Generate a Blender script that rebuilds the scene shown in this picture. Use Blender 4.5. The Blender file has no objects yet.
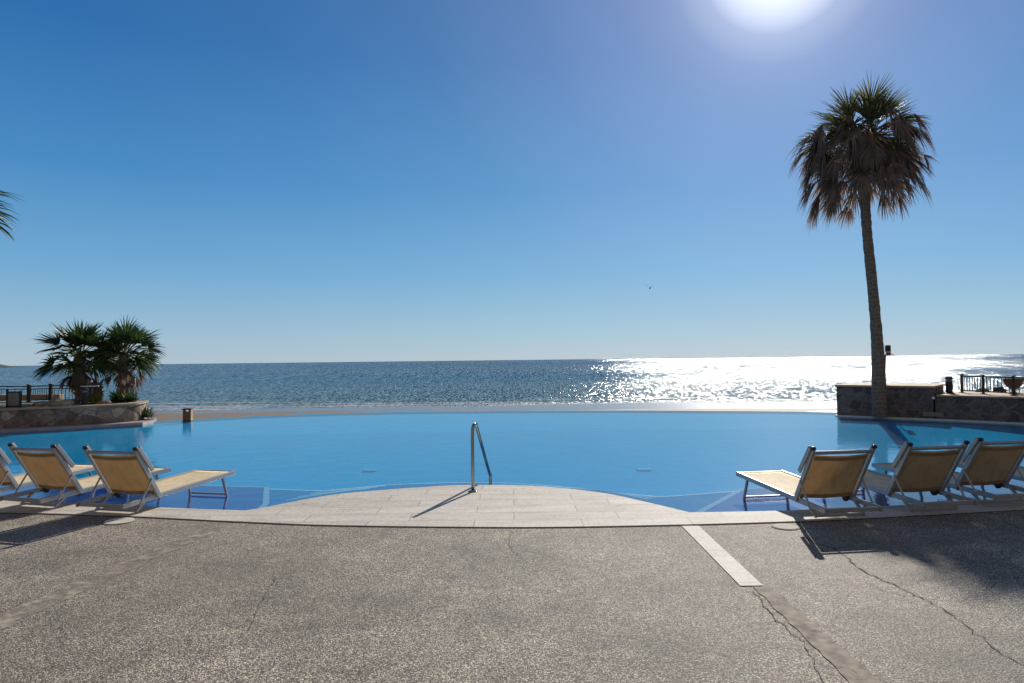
import bpy, bmesh, math, random
from mathutils import Vector, Matrix, noise
from mathutils.geometry import tessellate_polygon
R = math.radians
scene = bpy.context.scene
COL = scene.collection

# ------------------------------------------------------------------ camera
F, H, PITCH, ROLL = 690.0, 1.75, R(1.53), R(0.66)
cam_data = bpy.data.cameras.new('camera'); cam = bpy.data.objects.new('camera', cam_data); COL.objects.link(cam)
cam_data.sensor_width = 36.0; cam_data.lens = F / 1024 * 36.0
cam_data.clip_start = 0.05; cam_data.clip_end = 90000
fw = Vector((0, math.cos(PITCH), math.sin(PITCH))); r0 = Vector((1, 0, 0)); u0 = r0.cross(fw)
rt = r0 * math.cos(ROLL) - u0 * math.sin(ROLL); up = u0 * math.cos(ROLL) + r0 * math.sin(ROLL)
m = Matrix((rt, up, -fw)).transposed().to_4x4(); m.translation = (0, 0, H)
cam.matrix_world = m
scene.camera = cam

# ------------------------------------------------------------------ sky, sun, exposure
SUN_EL, SUN_AZ = R(28.8), R(21.7)            # azimuth measured from +Y towards +X
w = bpy.data.worlds.new('World'); scene.world = w; w.use_nodes = True
nt = w.node_tree; nt.nodes.clear()
sky = nt.nodes.new('ShaderNodeTexSky'); sky.sky_type = 'NISHITA'; sky.sun_disc = False
sky.sun_elevation = SUN_EL; sky.sun_rotation = SUN_AZ
sky.air_density = 1.0; sky.dust_density = 0.35; sky.ozone_density = 3.0; sky.altitude = 0
to_sun = Vector((math.sin(SUN_AZ) * math.cos(SUN_EL), math.cos(SUN_AZ) * math.cos(SUN_EL), math.sin(SUN_EL)))
tc = nt.nodes.new('ShaderNodeTexCoord'); sep = nt.nodes.new('ShaderNodeSeparateXYZ'); nt.links.new(tc.outputs['Generated'], sep.inputs[0])
gr = nt.nodes.new('ShaderNodeValToRGB'); el = gr.color_ramp.elements
SKY = [(0.0, (.40, .51, .60)), (0.04, (.30, .48, .62)), (0.12, (.155, .375, .62)), (0.24, (.060, .245, .53)), (0.40, (.022, .145, .40)), (0.58, (.014, .10, .31)), (1.0, (.05, .07, .11))]
while len(el) < len(SKY): el.new(0.5)
for i, (p, c) in enumerate(SKY): el[i].position = p; el[i].color = (c[0], c[1], c[2], 1)
nt.links.new(sep.outputs[2], gr.inputs[0])
dt = nt.nodes.new('ShaderNodeVectorMath'); dt.operation = 'DOT_PRODUCT'; nt.links.new(tc.outputs['Generated'], dt.inputs[0]); dt.inputs[1].default_value = to_sun
gl = nt.nodes.new('ShaderNodeValToRGB'); el = gl.color_ramp.elements          # brightening of the air towards the sun
GLOW = [(0.0, (0, 0, 0)), (0.66, (0, 0, 0)), (0.80, (.014, .018, .016)), (0.90, (.040, .046, .048)), (0.955, (.085, .085, .10)), (0.982, (.14, .13, .15)), (0.990, (.185, .17, .185)), (0.9955, (.27, .25, .26)), (1.0, (1.1, 1.06, 1.0))]
gl.color_ramp.interpolation = 'LINEAR'
while len(el) < len(GLOW): el.new(0.5)
for i, (p, c) in enumerate(GLOW): el[i].position = p; el[i].color = (c[0], c[1], c[2], 1)
nt.links.new(dt.outputs['Value'], gl.inputs[0])
ad = nt.nodes.new('ShaderNodeMix'); ad.data_type = 'RGBA'; ad.blend_type = 'ADD'; ad.inputs[0].default_value = 1.0
bk = nt.nodes.new('ShaderNodeMapRange'); nt.links.new(sep.outputs[1], bk.inputs[0])          # unseen sky behind the camera, recoloured as an added warm fill for the shadows
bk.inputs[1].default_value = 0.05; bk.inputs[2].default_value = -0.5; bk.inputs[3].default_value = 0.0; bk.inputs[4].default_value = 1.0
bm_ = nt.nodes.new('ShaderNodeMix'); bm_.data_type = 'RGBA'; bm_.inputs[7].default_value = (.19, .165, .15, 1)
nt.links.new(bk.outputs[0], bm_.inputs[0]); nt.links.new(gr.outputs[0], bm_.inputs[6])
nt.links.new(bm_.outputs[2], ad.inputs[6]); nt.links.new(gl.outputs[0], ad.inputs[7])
bg = nt.nodes.new('ShaderNodeBackground'); bg.inputs['Strength'].default_value = 0.98
bg2 = nt.nodes.new('ShaderNodeBackground'); bg2.inputs['Strength'].default_value = 0.006
ads = nt.nodes.new('ShaderNodeAddShader')
wo = nt.nodes.new('ShaderNodeOutputWorld')
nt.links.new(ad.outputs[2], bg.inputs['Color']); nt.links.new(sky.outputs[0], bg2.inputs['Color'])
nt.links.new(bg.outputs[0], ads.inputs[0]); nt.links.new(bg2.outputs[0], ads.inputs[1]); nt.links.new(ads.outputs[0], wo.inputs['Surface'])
sd = bpy.data.lights.new('sun', 'SUN'); sd.energy = 5.0; sd.angle = R(0.5); sd.color = (1, 0.94, 0.85)
sun = bpy.data.objects.new('sun', sd); COL.objects.link(sun)
sun.rotation_euler = to_sun.to_track_quat('Z', 'Y').to_euler()
scene.view_settings.view_transform = 'Standard'; scene.view_settings.look = 'None'
scene.view_settings.exposure = 0.0; scene.view_settings.gamma = 1.0
scene.view_settings.use_curve_mapping = False
scene.render.engine = 'CYCLES'
scene.cycles.transparent_max_bounces = 24

# ------------------------------------------------------------------ material helpers
def new_mat(name):
    mt = bpy.data.materials.new(name); mt.use_nodes = True
    t = mt.node_tree; b = t.nodes['Principled BSDF']
    return mt, t, b
def N(t, kind, **kw):
    n = t.nodes.new('ShaderNode' + kind)
    for k, v in kw.items():
        if k in n.inputs: n.inputs[k].default_value = v
        else: setattr(n, k, v)
    return n
def ramp(t, fac, stops):
    n = t.nodes.new('ShaderNodeValToRGB'); e = n.color_ramp.elements
    while len(e) < len(stops): e.new(0.5)
    for i, (p, c) in enumerate(stops):
        e[i].position = p; e[i].color = (c[0], c[1], c[2], 1) if not isinstance(c, (int, float)) else (c, c, c, 1)
    t.links.new(fac, n.inputs['Fac']); return n
def coords(t, scale=(1, 1, 1), kind='Object', loc=(0, 0, 0)):
    tc = t.nodes.new('ShaderNodeTexCoord'); mp = t.nodes.new('ShaderNodeMapping')
    mp.inputs['Scale'].default_value = scale; mp.inputs['Location'].default_value = loc
    t.links.new(tc.outputs[kind], mp.inputs['Vector']); return mp.outputs[0]
def mixc(t, fac, a, b, mode='MIX'):
    n = t.nodes.new('ShaderNodeMix'); n.data_type = 'RGBA'; n.blend_type = mode
    for s, v in ((0, fac), (6, a), (7, b)):
        if hasattr(v, 'is_linked') or hasattr(v, 'links'): t.links.new(v, n.inputs[s])
        else: n.inputs[s].default_value = v if s == 0 else (v[0], v[1], v[2], 1)
    return n.outputs[2]
def mth(t, op, a, b=None, clamp=False):
    n = t.nodes.new('ShaderNodeMath'); n.operation = op; n.use_clamp = clamp
    for s, v in ((0, a), (1, b)):
        if v is None: continue
        if isinstance(v, (int, float)): n.inputs[s].default_value = v
        else: t.links.new(v, n.inputs[s])
    return n.outputs[0]
def bump(t, bsdf, hgt, strength=0.3, dist=0.01):
    b = N(t, 'Bump', Strength=strength, Distance=dist); t.links.new(hgt, b.inputs['Height'])
    t.links.new(b.outputs[0], bsdf.inputs['Normal']); return b

def simple(name, col, rough=0.6, metal=0.0, var=0.12, vscale=6.0, spec=0.5):
    mt, t, b = new_mat(name)
    n = N(t, 'TexNoise', Scale=vscale, Detail=5.0); t.links.new(coords(t), n.inputs['Vector'])
    lo = [c * (1 - var) for c in col]; hi = [min(1, c * (1 + var)) for c in col]
    r = ramp(t, n.outputs[0], [(0.3, lo), (0.7, hi)])
    t.links.new(r.outputs[0], b.inputs['Base Color'])
    b.inputs['Roughness'].default_value = rough; b.inputs['Metallic'].default_value = metal
    b.inputs['Specular IOR Level'].default_value = spec
    bump(t, b, n.outputs[0], 0.15, 0.004)
    return mt

# exposed aggregate deck
def deck_material():
    mt, t, b = new_mat('exposed_aggregate'); c = coords(t)
    v = N(t, 'TexVoronoi', Scale=118.0, Randomness=1.0); t.links.new(c, v.inputs['Vector'])
    sep = N(t, 'SeparateColor'); t.links.new(v.outputs['Color'], sep.inputs[0])
    peb = ramp(t, sep.outputs[0], [(0.0, (.10, .088, .072)), (0.35, (.27, .235, .19)), (0.7, (.50, .445, .36)), (1.0, (.86, .79, .66))])
    gap = ramp(t, v.outputs['Distance'], [(0.35, 1.0), (0.62, 0.25)])
    col = mixc(t, 1.0, peb.outputs[0], gap.outputs[0], 'MULTIPLY')
    n1 = N(t, 'TexNoise', Scale=0.9, Detail=7.0, Roughness=0.62); t.links.new(c, n1.inputs['Vector'])
    p1 = ramp(t, n1.outputs[0], [(0.28, (.66, .65, .65)), (0.5, (1.12, 1.09, 1.05)), (0.72, (1.5, 1.46, 1.39))])
    col = mixc(t, 1.0, col, p1.outputs[0], 'MULTIPLY')
    n2 = N(t, 'TexNoise', Scale=5.0, Detail=6.0, Roughness=0.7); t.links.new(c, n2.inputs['Vector'])
    p2 = ramp(t, n2.outputs[0], [(0.3, (.72, .72, .74)), (0.65, (1.15, 1.13, 1.10))])
    col = mixc(t, 1.0, col, p2.outputs[0], 'MULTIPLY')
    n4 = N(t, 'TexNoise', Scale=0.35, Detail=3.0); t.links.new(coords(t, (1, 1, 1), loc=(7, 3, 0)), n4.inputs['Vector'])
    dirt = ramp(t, n4.outputs[0], [(0.45, 0.0), (0.68, 0.35)])
    col = mixc(t, dirt.outputs[0], col, (.17, .135, .10))
    t.links.new(col, b.inputs['Base Color'])
    b.inputs['Roughness'].default_value = 0.78; b.inputs['Specular IOR Level'].default_value = 0.5
    h = mth(t, 'SUBTRACT', 1.0, v.outputs['Distance'])
    bump(t, b, h, 0.6, 0.006)
    return mt
# coping stone
def stone_material(name, base, rowh, brick, rot=0.0, mort=0.45):
    mt, t, b = new_mat(name); c = coords(t)
    br = N(t, 'TexBrick', Scale=1.0); t.links.new(c, br.inputs['Vector'])
    br.inputs['Color1'].default_value = (base[0], base[1], base[2], 1)
    br.inputs['Color2'].default_value = (base[0] * .86, base[1] * .85, base[2] * .84, 1)
    br.inputs['Mortar'].default_value = (base[0] * mort, base[1] * mort, base[2] * mort, 1)
    br.inputs['Mortar Size'].default_value = 0.006; br.inputs['Mortar Smooth'].default_value = 0.3
    br.inputs['Brick Width'].default_value = brick; br.inputs['Row Height'].default_value = rowh
    br.offset = 0.37
    n = N(t, 'TexNoise', Scale=2.2, Detail=8.0, Roughness=0.65); t.links.new(coords(t, (0.6, 2.4, 1)), n.inputs['Vector'])
    p = ramp(t, n.outputs[0], [(0.3, (.78, .76, .73)), (0.5, (1, 1, 1)), (0.72, (1.16, 1.13, 1.08))])
    col = mixc(t, 1.0, br.outputs[0], p.outputs[0], 'MULTIPLY')
    n2 = N(t, 'TexNoise', Scale=26.0, Detail=5.0); t.links.new(c, n2.inputs['Vector'])
    p2 = ramp(t, n2.outputs[0], [(0.34, (.82, .80, .78)), (0.55, (1.03, 1.03, 1.03))])
    col = mixc(t, 1.0, col, p2.outputs[0], 'MULTIPLY')
    t.links.new(col, b.inputs['Base Color']); b.inputs['Roughness'].default_value = 0.72; b.inputs['Specular IOR Level'].default_value = 0.3
    bump(t, b, n2.outputs[0], 0.25, 0.004)
    return mt
# rubble stone wall
def rubble_material(name, cols, scale=2.6, mort=(.015, .06), mcol=(.20, .18, .16)):
    mt, t, b = new_mat(name)
    c0 = coords(t, (1, 1, 1.25))
    nn = N(t, 'TexNoise', Scale=2.5, Detail=3.0); t.links.new(c0, nn.inputs['Vector'])
    add = N(t, 'VectorMath', operation='MULTIPLY_ADD'); t.links.new(nn.outputs['Color'], add.inputs[0])
    add.inputs[1].default_value = (.25, .25, .25); t.links.new(c0, add.inputs[2])
    v = N(t, 'TexVoronoi', Scale=scale); t.links.new(add.outputs[0], v.inputs['Vector'])
    ve = N(t, 'TexVoronoi', Scale=scale, feature='DISTANCE_TO_EDGE'); t.links.new(add.outputs[0], ve.inputs['Vector'])
    sep = N(t, 'SeparateColor'); t.links.new(v.outputs['Color'], sep.inputs[0])
    k = len(cols); st = [(i / (k - 1), cc) for i, cc in enumerate(cols)]
    r = ramp(t, sep.outputs[0], st)
    e = ramp(t, ve.outputs['Distance'], [(mort[0], 0.0), (mort[1], 1.0)])
    col = mixc(t, e.outputs[0], mcol, r.outputs[0])
    n2 = N(t, 'TexNoise', Scale=9.0, Detail=6.0); t.links.new(c0, n2.inputs['Vector'])
    p2 = ramp(t, n2.outputs[0], [(0.3, (.7, .7, .7)), (0.7, (1.2, 1.2, 1.2))])
    col = mixc(t, 1.0, col, p2.outputs[0], 'MULTIPLY')
    t.links.new(col, b.inputs['Base Color']); b.inputs['Roughness'].default_value = 0.85
    bump(t, b, e.outputs[0], 0.6, 0.03)
    return mt
# pool tile
def tile_material(name, a, c2, scale=30.0):
    mt, t, b = new_mat(name)
    v = N(t, 'TexVoronoi', Scale=scale, distance='CHEBYCHEV', Randomness=0.0); t.links.new(coords(t), v.inputs['Vector'])
    wn = N(t, 'TexWhiteNoise'); sn = N(t, 'VectorMath', operation='SNAP'); t.links.new(coords(t), sn.inputs[0])
    sn.inputs[1].default_value = (1 / scale,) * 3; t.links.new(sn.outputs[0], wn.inputs['Vector'])
    n = N(t, 'TexNoise', Scale=0.8, Detail=4.0); t.links.new(coords(t), n.inputs['Vector'])
    f = mth(t, 'ADD', mth(t, 'MULTIPLY', wn.outputs['Value'], 0.5), mth(t, 'MULTIPLY', n.outputs[0], 0.5))
    r = ramp(t, f, [(0.2, a), (0.8, c2)])
    t.links.new(r.outputs[0], b.inputs['Base Color']); b.inputs['Roughness'].default_value = 1.0; b.inputs['Specular IOR Level'].default_value = 0.0
    return mt
# still pool water: fresnel mix of clear water and its mirror
def pool_water_material():
    mt, t, b = new_mat('pool_water'); t.nodes.remove(b)
    out = t.nodes['Material Output']
    tr = N(t, 'BsdfTransparent'); tr.inputs[0].default_value = (.80, .93, .97, 1)
    gl = N(t, 'BsdfGlossy', Roughness=0.085); gl.inputs[0].default_value = (1, 1, 1, 1)
    fr = N(t, 'Fresnel', IOR=1.33)
    n = N(t, 'TexNoise', Scale=2.6, Detail=4.0, Roughness=0.55); t.links.new(coords(t, (1, 0.8, 1)), n.inputs['Vector'])
    bp = N(t, 'Bump', Strength=0.5, Distance=0.016); t.links.new(n.outputs[0], bp.inputs['Height'])
    for x in (gl, fr): t.links.new(bp.outputs[0], x.inputs['Normal'])
    mx = N(t, 'MixShader')
    f = mth(t, 'MULTIPLY', fr.outputs[0], 0.46)
    t.links.new(f, mx.inputs[0]); t.links.new(tr.outputs[0], mx.inputs[1]); t.links.new(gl.outputs[0], mx.inputs[2])
    t.links.new(mx.outputs[0], out.inputs['Surface'])
    return mt
def sea_material():
    mt, t, b = new_mat('sea_water')
    c = coords(t, (0.035, 0.11, 1)); c2 = coords(t, (0.5, 1.3, 1)); c3 = coords(t, (0.012, 0.06, 1))
    n1 = N(t, 'TexNoise', Scale=1.0, Detail=11.0, Roughness=0.53); t.links.new(c, n1.inputs['Vector'])
    n2 = N(t, 'TexNoise', Scale=1.0, Detail=6.0, Roughness=0.75); t.links.new(c2, n2.inputs['Vector'])
    n3 = N(t, 'TexNoise', Scale=1.0, Detail=3.0); t.links.new(c3, n3.inputs['Vector'])
    h = mth(t, 'ADD', mth(t, 'MULTIPLY', n1.outputs[0], 1.0), mth(t, 'MULTIPLY', n2.outputs[0], 0.18))
    # depth colour: green and sandy close to the beach, deep blue offshore
    geo = N(t, 'NewGeometry'); sp = N(t, 'SeparateXYZ'); t.links.new(geo.outputs['Position'], sp.inputs[0])
    wob = mth(t, 'ADD', sp.outputs[1], mth(t, 'MULTIPLY', mth(t, 'SUBTRACT', n3.outputs[0], 0.5), 40.0))
    mr = N(t, 'MapRange'); mr.inputs[1].default_value = 84; mr.inputs[2].default_value = 420; t.links.new(wob, mr.inputs[0])
    dcol = ramp(t, mr.outputs[0], [(0.0, (.095, .16, .155)), (0.10, (.04, .12, .15)), (0.4, (.010, .085, .150)), (1.0, (.006, .055, .125))])
    pat = ramp(t, n3.outputs[0], [(0.35, (.8, .85, .9)), (0.65, (1.2, 1.15, 1.1))])
    col = mixc(t, 1.0, dcol.outputs[0], pat.outputs[0], 'MULTIPLY')
    # surf foam in streaks near the shoreline
    nf = N(t, 'TexNoise', Scale=1.0, Detail=6.0, Roughness=0.6); t.links.new(coords(t, (0.03, 0.55, 1)), nf.inputs['Vector'])
    thr = N(t, 'MapRange'); thr.inputs[1].default_value = 86; thr.inputs[2].default_value = 116
    thr.inputs[3].default_value = 0.40; thr.inputs[4].default_value = 0.72; t.links.new(sp.outputs[1], thr.inputs[0])
    fm = mth(t, 'MULTIPLY', mth(t, 'SUBTRACT', nf.outputs[0], thr.outputs[0]), 14.0, True)
    col = mixc(t, fm, col, (.52, .55, .57))
    t.links.new(col, b.inputs['Base Color'])
    rg = mth(t, 'ADD', 0.12, mth(t, 'MULTIPLY', fm, 0.4))
    t.links.new(rg, b.inputs['Roughness'])
    b.inputs['IOR'].default_value = 1.33;
    b.inputs['Specular IOR Level'].default_value = 0.11
    # choppy wavelets: each small cell of water has its own tilt, larger cells further out
    def cells(sc):
        wn = N(t, 'TexNoise', Scale=1.0, Detail=2.0); t.links.new(coords(t, (sc[0] * .3, sc[1] * .3, 1)), wn.inputs['Vector'])
        av = N(t, 'VectorMath', operation='MULTIPLY_ADD'); t.links.new(wn.outputs['Color'], av.inputs[0]); av.inputs[1].default_value = (1.5, 1.5, 0); t.links.new(coords(t, sc), av.inputs[2])
        vo = N(t, 'TexVoronoi', Scale=1.0, voronoi_dimensions='2D'); t.links.new(av.outputs[0], vo.inputs['Vector']); return vo.outputs['Color']
    ca = cells((8.0, 1.0, 1)); cb = cells((4.2, .20, 1)); cc = cells((2.0, .04, 1))
    m1 = N(t, 'MapRange'); m1.inputs[1].default_value = 150; m1.inputs[2].default_value = 330; t.links.new(sp.outputs[1], m1.inputs[0])
    m2 = N(t, 'MapRange'); m2.inputs[1].default_value = 600; m2.inputs[2].default_value = 1500; t.links.new(sp.outputs[1], m2.inputs[0])
    cm = mixc(t, m2.outputs[0], mixc(t, m1.outputs[0], ca, cb), cc)
    sb = N(t, 'VectorMath', operation='SUBTRACT'); t.links.new(cm, sb.inputs[0]); sb.inputs[1].default_value = (.575, .74, .5)      # wave faces seen from the shore lean towards it
    ml = N(t, 'VectorMath', operation='MULTIPLY'); t.links.new(sb.outputs[0], ml.inputs[0]); ml.inputs[1].default_value = (.92, .60, 0)
    ad = N(t, 'VectorMath', operation='ADD'); t.links.new(ml.outputs[0], ad.inputs[0])
    bp = N(t, 'Bump', Strength=1.0, Distance=0.22); t.links.new(h, bp.inputs['Height']); t.links.new(bp.outputs[0], ad.inputs[1])
    nz = N(t, 'VectorMath', operation='NORMALIZE'); t.links.new(ad.outputs[0], nz.inputs[0]); t.links.new(nz.outputs[0], b.inputs['Normal'])
    return mt
def beach_material():
    mt, t, b = new_mat('wet_sand')
    geo = N(t, 'NewGeometry'); sp = N(t, 'SeparateXYZ'); t.links.new(geo.outputs['Position'], sp.inputs[0])
    n = N(t, 'TexNoise', Scale=1.0, Detail=5.0, Roughness=0.55); t.links.new(coords(t, (0.035, 0.16, 1)), n.inputs['Vector'])
    wf = mth(t, 'ADD', n.outputs[0], mth(t, 'ADD', mth(t, 'MULTIPLY', mth(t, 'SUBTRACT', sp.outputs[1], 79.0), 0.022), mth(t, 'MULTIPLY', mth(t, 'ADD', sp.outputs[0], 12.0), 0.0035)))
    wet = ramp(t, wf, [(0.46, 0.0), (0.50, 1.0)])
    col = mixc(t, wet.outputs[0], (.20, .14, .09), (.20, .19, .18))
    n2 = N(t, 'TexNoise', Scale=1.5, Detail=5.0); t.links.new(coords(t), n2.inputs['Vector'])
    p = ramp(t, n2.outputs[0], [(0.3, (.85, .85, .85)), (0.7, (1.1, 1.1, 1.1))])
    col = mixc(t, 1.0, col, p.outputs[0], 'MULTIPLY')
    t.links.new(col, b.inputs['Base Color'])
    r = mth(t, 'SUBTRACT', 0.75, mth(t, 'MULTIPLY', wet.outputs[0], 0.5))
    t.links.new(r, b.inputs['Roughness'])
    n5 = N(t, 'TexNoise', Scale=1.0, Detail=5.0); t.links.new(coords(t, (.5, 2.5, 1)), n5.inputs['Vector'])
    bump(t, b, n5.outputs[0], 0.7, 0.10)
    return mt
def leaf_material(name, a, c, trans=0.35):
    mt, t, b = new_mat(name); out = t.nodes['Material Output']
    n = N(t, 'TexNoise', Scale=3.0, Detail=4.0); t.links.new(coords(t), n.inputs['Vector'])
    r = ramp(t, n.outputs[0], [(0.3, a), (0.7, c)])
    t.links.new(r.outputs[0], b.inputs['Base Color']); b.inputs['Roughness'].default_value = 0.5
    tl = N(t, 'BsdfTranslucent'); t.links.new(r.outputs[0], tl.inputs[0])
    mx = N(t, 'MixShader'); mx.inputs[0].default_value = trans
    t.links.new(b.outputs[0], mx.inputs[1]); t.links.new(tl.outputs[0], mx.inputs[2]); t.links.new(mx.outputs[0], out.inputs['Surface'])
    return mt
def fabric_material(name='mesh_fabric', k=1.0, tf=.32):
    mt, t, b = new_mat(name); out = t.nodes['Material Output']
    n = N(t, 'TexNoise', Scale=7.0, Detail=6.0, Roughness=.6); t.links.new(coords(t, (2, 1, 1)), n.inputs['Vector'])
    wv = N(t, 'TexChecker', Scale=260.0); t.links.new(coords(t), wv.inputs['Vector'])
    r = ramp(t, n.outputs[0], [(0.3, (.50 * k, .39 * k, .235 * k)), (0.55, (.66 * k, .53 * k, .33 * k)), (0.75, (.68 * k, .56 * k, .37 * k))])
    t.links.new(r.outputs[0], b.inputs['Base Color']); b.inputs['Roughness'].default_value = 0.75
    tl = N(t, 'BsdfTranslucent'); tl.inputs[0].default_value = (.48, .31, .13, 1)
    tr = N(t, 'BsdfTransparent')
    mx = N(t, 'MixShader'); mx.inputs[0].default_value = tf
    t.links.new(b.outputs[0], mx.inputs[1]); t.links.new(tl.outputs[0], mx.inputs[2])
    m2 = N(t, 'MixShader'); m2.inputs[0].default_value = 0.05
    t.links.new(mx.outputs[0], m2.inputs[1]); t.links.new(tr.outputs[0], m2.inputs[2]); t.links.new(m2.outputs[0], out.inputs['Surface'])
    bump(t, b, wv.outputs['Fac'], 0.2, 0.001)
    return mt
def bark_material(name, a, c):
    mt, t, b = new_mat(name)
    wv = N(t, 'TexWave', Scale=2.6, Distortion=9.0, Detail=4.0, bands_direction='Z'); t.links.new(coords(t), wv.inputs['Vector'])
    n = N(t, 'TexNoise', Scale=7.0, Detail=6.0); t.links.new(coords(t, (2.2, 2.2, 1.6)), n.inputs['Vector'])
    f = mth(t, 'ADD', mth(t, 'MULTIPLY', wv.outputs['Fac'], 0.16), mth(t, 'MULTIPLY', n.outputs[0], 0.84))
    r = ramp(t, f, [(0.25, a), (0.75, c)])
    t.links.new(r.outputs[0], b.inputs['Base Color']); b.inputs['Roughness'].default_value = 0.9
    bump(t, b, f, 0.6, 0.02); return mt

M = {}
M['deck'] = deck_material()
M['coping'] = stone_material('travertine_coping', (.60, .555, .485), 0.36, 1.15)
M['strip_stone'] = stone_material('pale_inlay_stone', (.66, .62, .55), 0.9, 0.42)
M['strip_cement'] = None
def patchy(name, col, lo, hi):
    mt = simple(name, col, 0.9, var=.45, vscale=11); t = mt.node_tree; out = t.nodes['Material Output']; b = t.nodes['Principled BSDF']
    n = N(t, 'TexNoise', Scale=5.0, Detail=8.0, Roughness=.75); t.links.new(coords(t), n.inputs['Vector'])
    r = ramp(t, n.outputs[0], [(lo, 0.0), (hi, 1.0)]); mx = N(t, 'MixShader'); tr = N(t, 'BsdfTransparent')
    t.links.new(r.outputs[0], mx.inputs[0]); t.links.new(tr.outputs[0], mx.inputs[1]); t.links.new(b.outputs[0], mx.inputs[2]); t.links.new(mx.outputs[0], out.inputs['Surface'])
    return mt
M['strip_cement'] = patchy('worn_cement', (.29, .24, .185), .30, .44)
M['faint_cement'] = patchy('faint_cement', (.34, .29, .225), .38, .60)
M['crack'] = simple('crack_dark', (.045, .038, .03), 0.9)
M['gap'] = simple('joint_dark', (.03, .027, .023), 0.9)
M['cover'] = simple('drain_cover_plastic', (.36, .32, .25), 0.8, var=.15)
M['cover_pale'] = simple('drain_cover_pale', (.52, .48, .41), 0.8, var=.15)
M['ring'] = simple('drain_ring', (.18, .15, .12), 0.8)
M['rwall'] = rubble_material('dark_rubble', [(.055, .045, .045), (.16, .13, .12), (.09, .07, .065), (.19, .165, .15), (.13, .09, .075)], 3.4, (.05, .13), (.17, .145, .13))
M['lwall'] = rubble_material('pink_rubble', [(.11, .07, .05), (.36, .28, .20), (.18, .10, .07), (.44, .36, .27), (.32, .18, .13)], 3.4)
M['cap'] = simple('sandstone_cap', (.40, .29, .19), 0.8, var=.2, vscale=3)
M['ledge'] = simple('ledge_stone', (.36, .31, .31), 0.5, var=.15, vscale=3)
M['ledge_pale'] = simple('ledge_pale_stone', (.72, .70, .67), 0.3, var=.1, vscale=3)
M['terrace'] = simple('terrace_stone', (.45, .35, .24), 0.8, var=.2, vscale=2)
M['soil'] = simple('planter_soil', (.16, .12, .075), 0.95, var=.4, vscale=8)
M['floor'] = tile_material('pool_floor_tile', (.003, .30, .56), (.010, .375, .66), 28)
M['shelf'] = tile_material('shelf_tile', (.012, .035, .20), (.03, .075, .32), 34)
M['step'] = tile_material('step_tile', (.004, .095, .25), (.012, .20, .40), 34)
M['edge_tile'] = simple('pale_edge_tile', (.26, .40, .50), 0.9, spec=0)
M['fitting'] = simple('pale_fitting', (.07, .42, .64), 0.9, spec=0)
M['line_tile'] = simple('step_line_tile', (.55, .75, .80), 0.9, spec=0)
M['water'] = pool_water_material()
M['sea'] = sea_material()
M['beach'] = beach_material()
M['alu'] = simple('brushed_aluminium', (.42, .41, .40), 0.40, 0.45, var=.06)
M['dark_cap'] = simple('black_plastic', (.03, .03, .032), 0.45)
M['fabric'] = fabric_material()
M['seat_fabric'] = fabric_material('cream_fabric', 1.32, .12)
M['hem'] = simple('sling_hem', (.30, .20, .11), 0.8)
M['steel'] = simple('polished_steel', (.42, .40, .38), 0.16, 1.0, var=.05)
M['black_metal'] = simple('black_paint', (.014, .014, .016), 0.5)
M['leaf'] = leaf_material('palm_leaf', (.035, .065, .016), (.085, .13, .03), .4)
M['leaf_dark'] = leaf_material('palm_leaf_dark', (.03, .06, .018), (.075, .12, .03), .35)
M['leaf_olive'] = leaf_material('palm_leaf_olive', (.07, .085, .035), (.16, .17, .07), .5)
M['leaf_brown'] = leaf_material('dead_palm_leaf', (.16, .12, .10), (.36, .27, .22), .5)
M['leaf_yellow'] = leaf_material('yellow_green_leaf', (.16, .20, .03), (.30, .32, .06), .4)
M['petiole'] = simple('leaf_stalk', (.16, .14, .05), 0.6)
M['bark'] = bark_material('palm_bark', (.10, .072, .052), (.27, .20, .15))
M['rock'] = simple('pale_boulder', (.28, .23, .17), 0.9, var=.4, vscale=4)
M['rock_dark'] = simple('dark_boulder', (.05, .045, .045), 0.9, var=.4, vscale=4)
M['wood'] = simple('varnished_wood', (.22, .085, .02), 0.5, var=.35, vscale=14)
M['wood_dark'] = simple('dark_wood', (.055, .03, .018), 0.5, var=.3, vscale=14)
M['wood_pale'] = simple('pale_wood', (.45, .28, .13), 0.6, var=.15, vscale=14)
M['terracotta'] = simple('terracotta', (.13, .07, .04), 0.8, var=.2)
M['white'] = simple('white_paint', (.78, .78, .76), 0.5)
M['grey_panel'] = simple('grey_board', (.22, .21, .20), 0.7, var=.08)
M['pink'] = simple('pink_plaster', (.55, .25, .20), 0.8)
M['flag'] = leaf_material('blue_cloth', (.03, .25, .65), (.04, .32, .75), .4)
M['red'] = simple('red_plastic', (.20, .05, .035), 0.5)
M['headland'] = simple('headland_scrub', (.05, .065, .06), 0.95, var=.3, vscale=.01)
M['bird'] = simple('grey_feather', (.10, .11, .12), 0.8)

# ------------------------------------------------------------------ mesh helpers
def link(name, bm, mat, parent=None, smooth=False, fixn=True):
    if fixn: bmesh.ops.recalc_face_normals(bm, faces=bm.faces)
    me = bpy.data.meshes.new(name); bm.to_mesh(me); bm.free()
    if smooth:
        for p in me.polygons: p.use_smooth = True
    mats = mat if isinstance(mat, (list, tuple)) else [mat]
    for x in mats: me.materials.append(x)
    o = bpy.data.objects.new(name, me); COL.objects.link(o)
    if parent: o.parent = parent
    return o
def tag(o, label, cat, group=None):
    o['label'] = label; o['category'] = cat
    if group: o['group'] = group
    return o
def thing(name, label, cat, loc=(0, 0, 0), rotz=0.0, group=None):
    o = bpy.data.objects.new(name, None); COL.objects.link(o); o.location = loc; o.rotation_euler = (0, 0, rotz)
    o.empty_display_size = 0.2
    return tag(o, label, cat, group)
def structure(o): o['kind'] = 'structure'; return o
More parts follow.
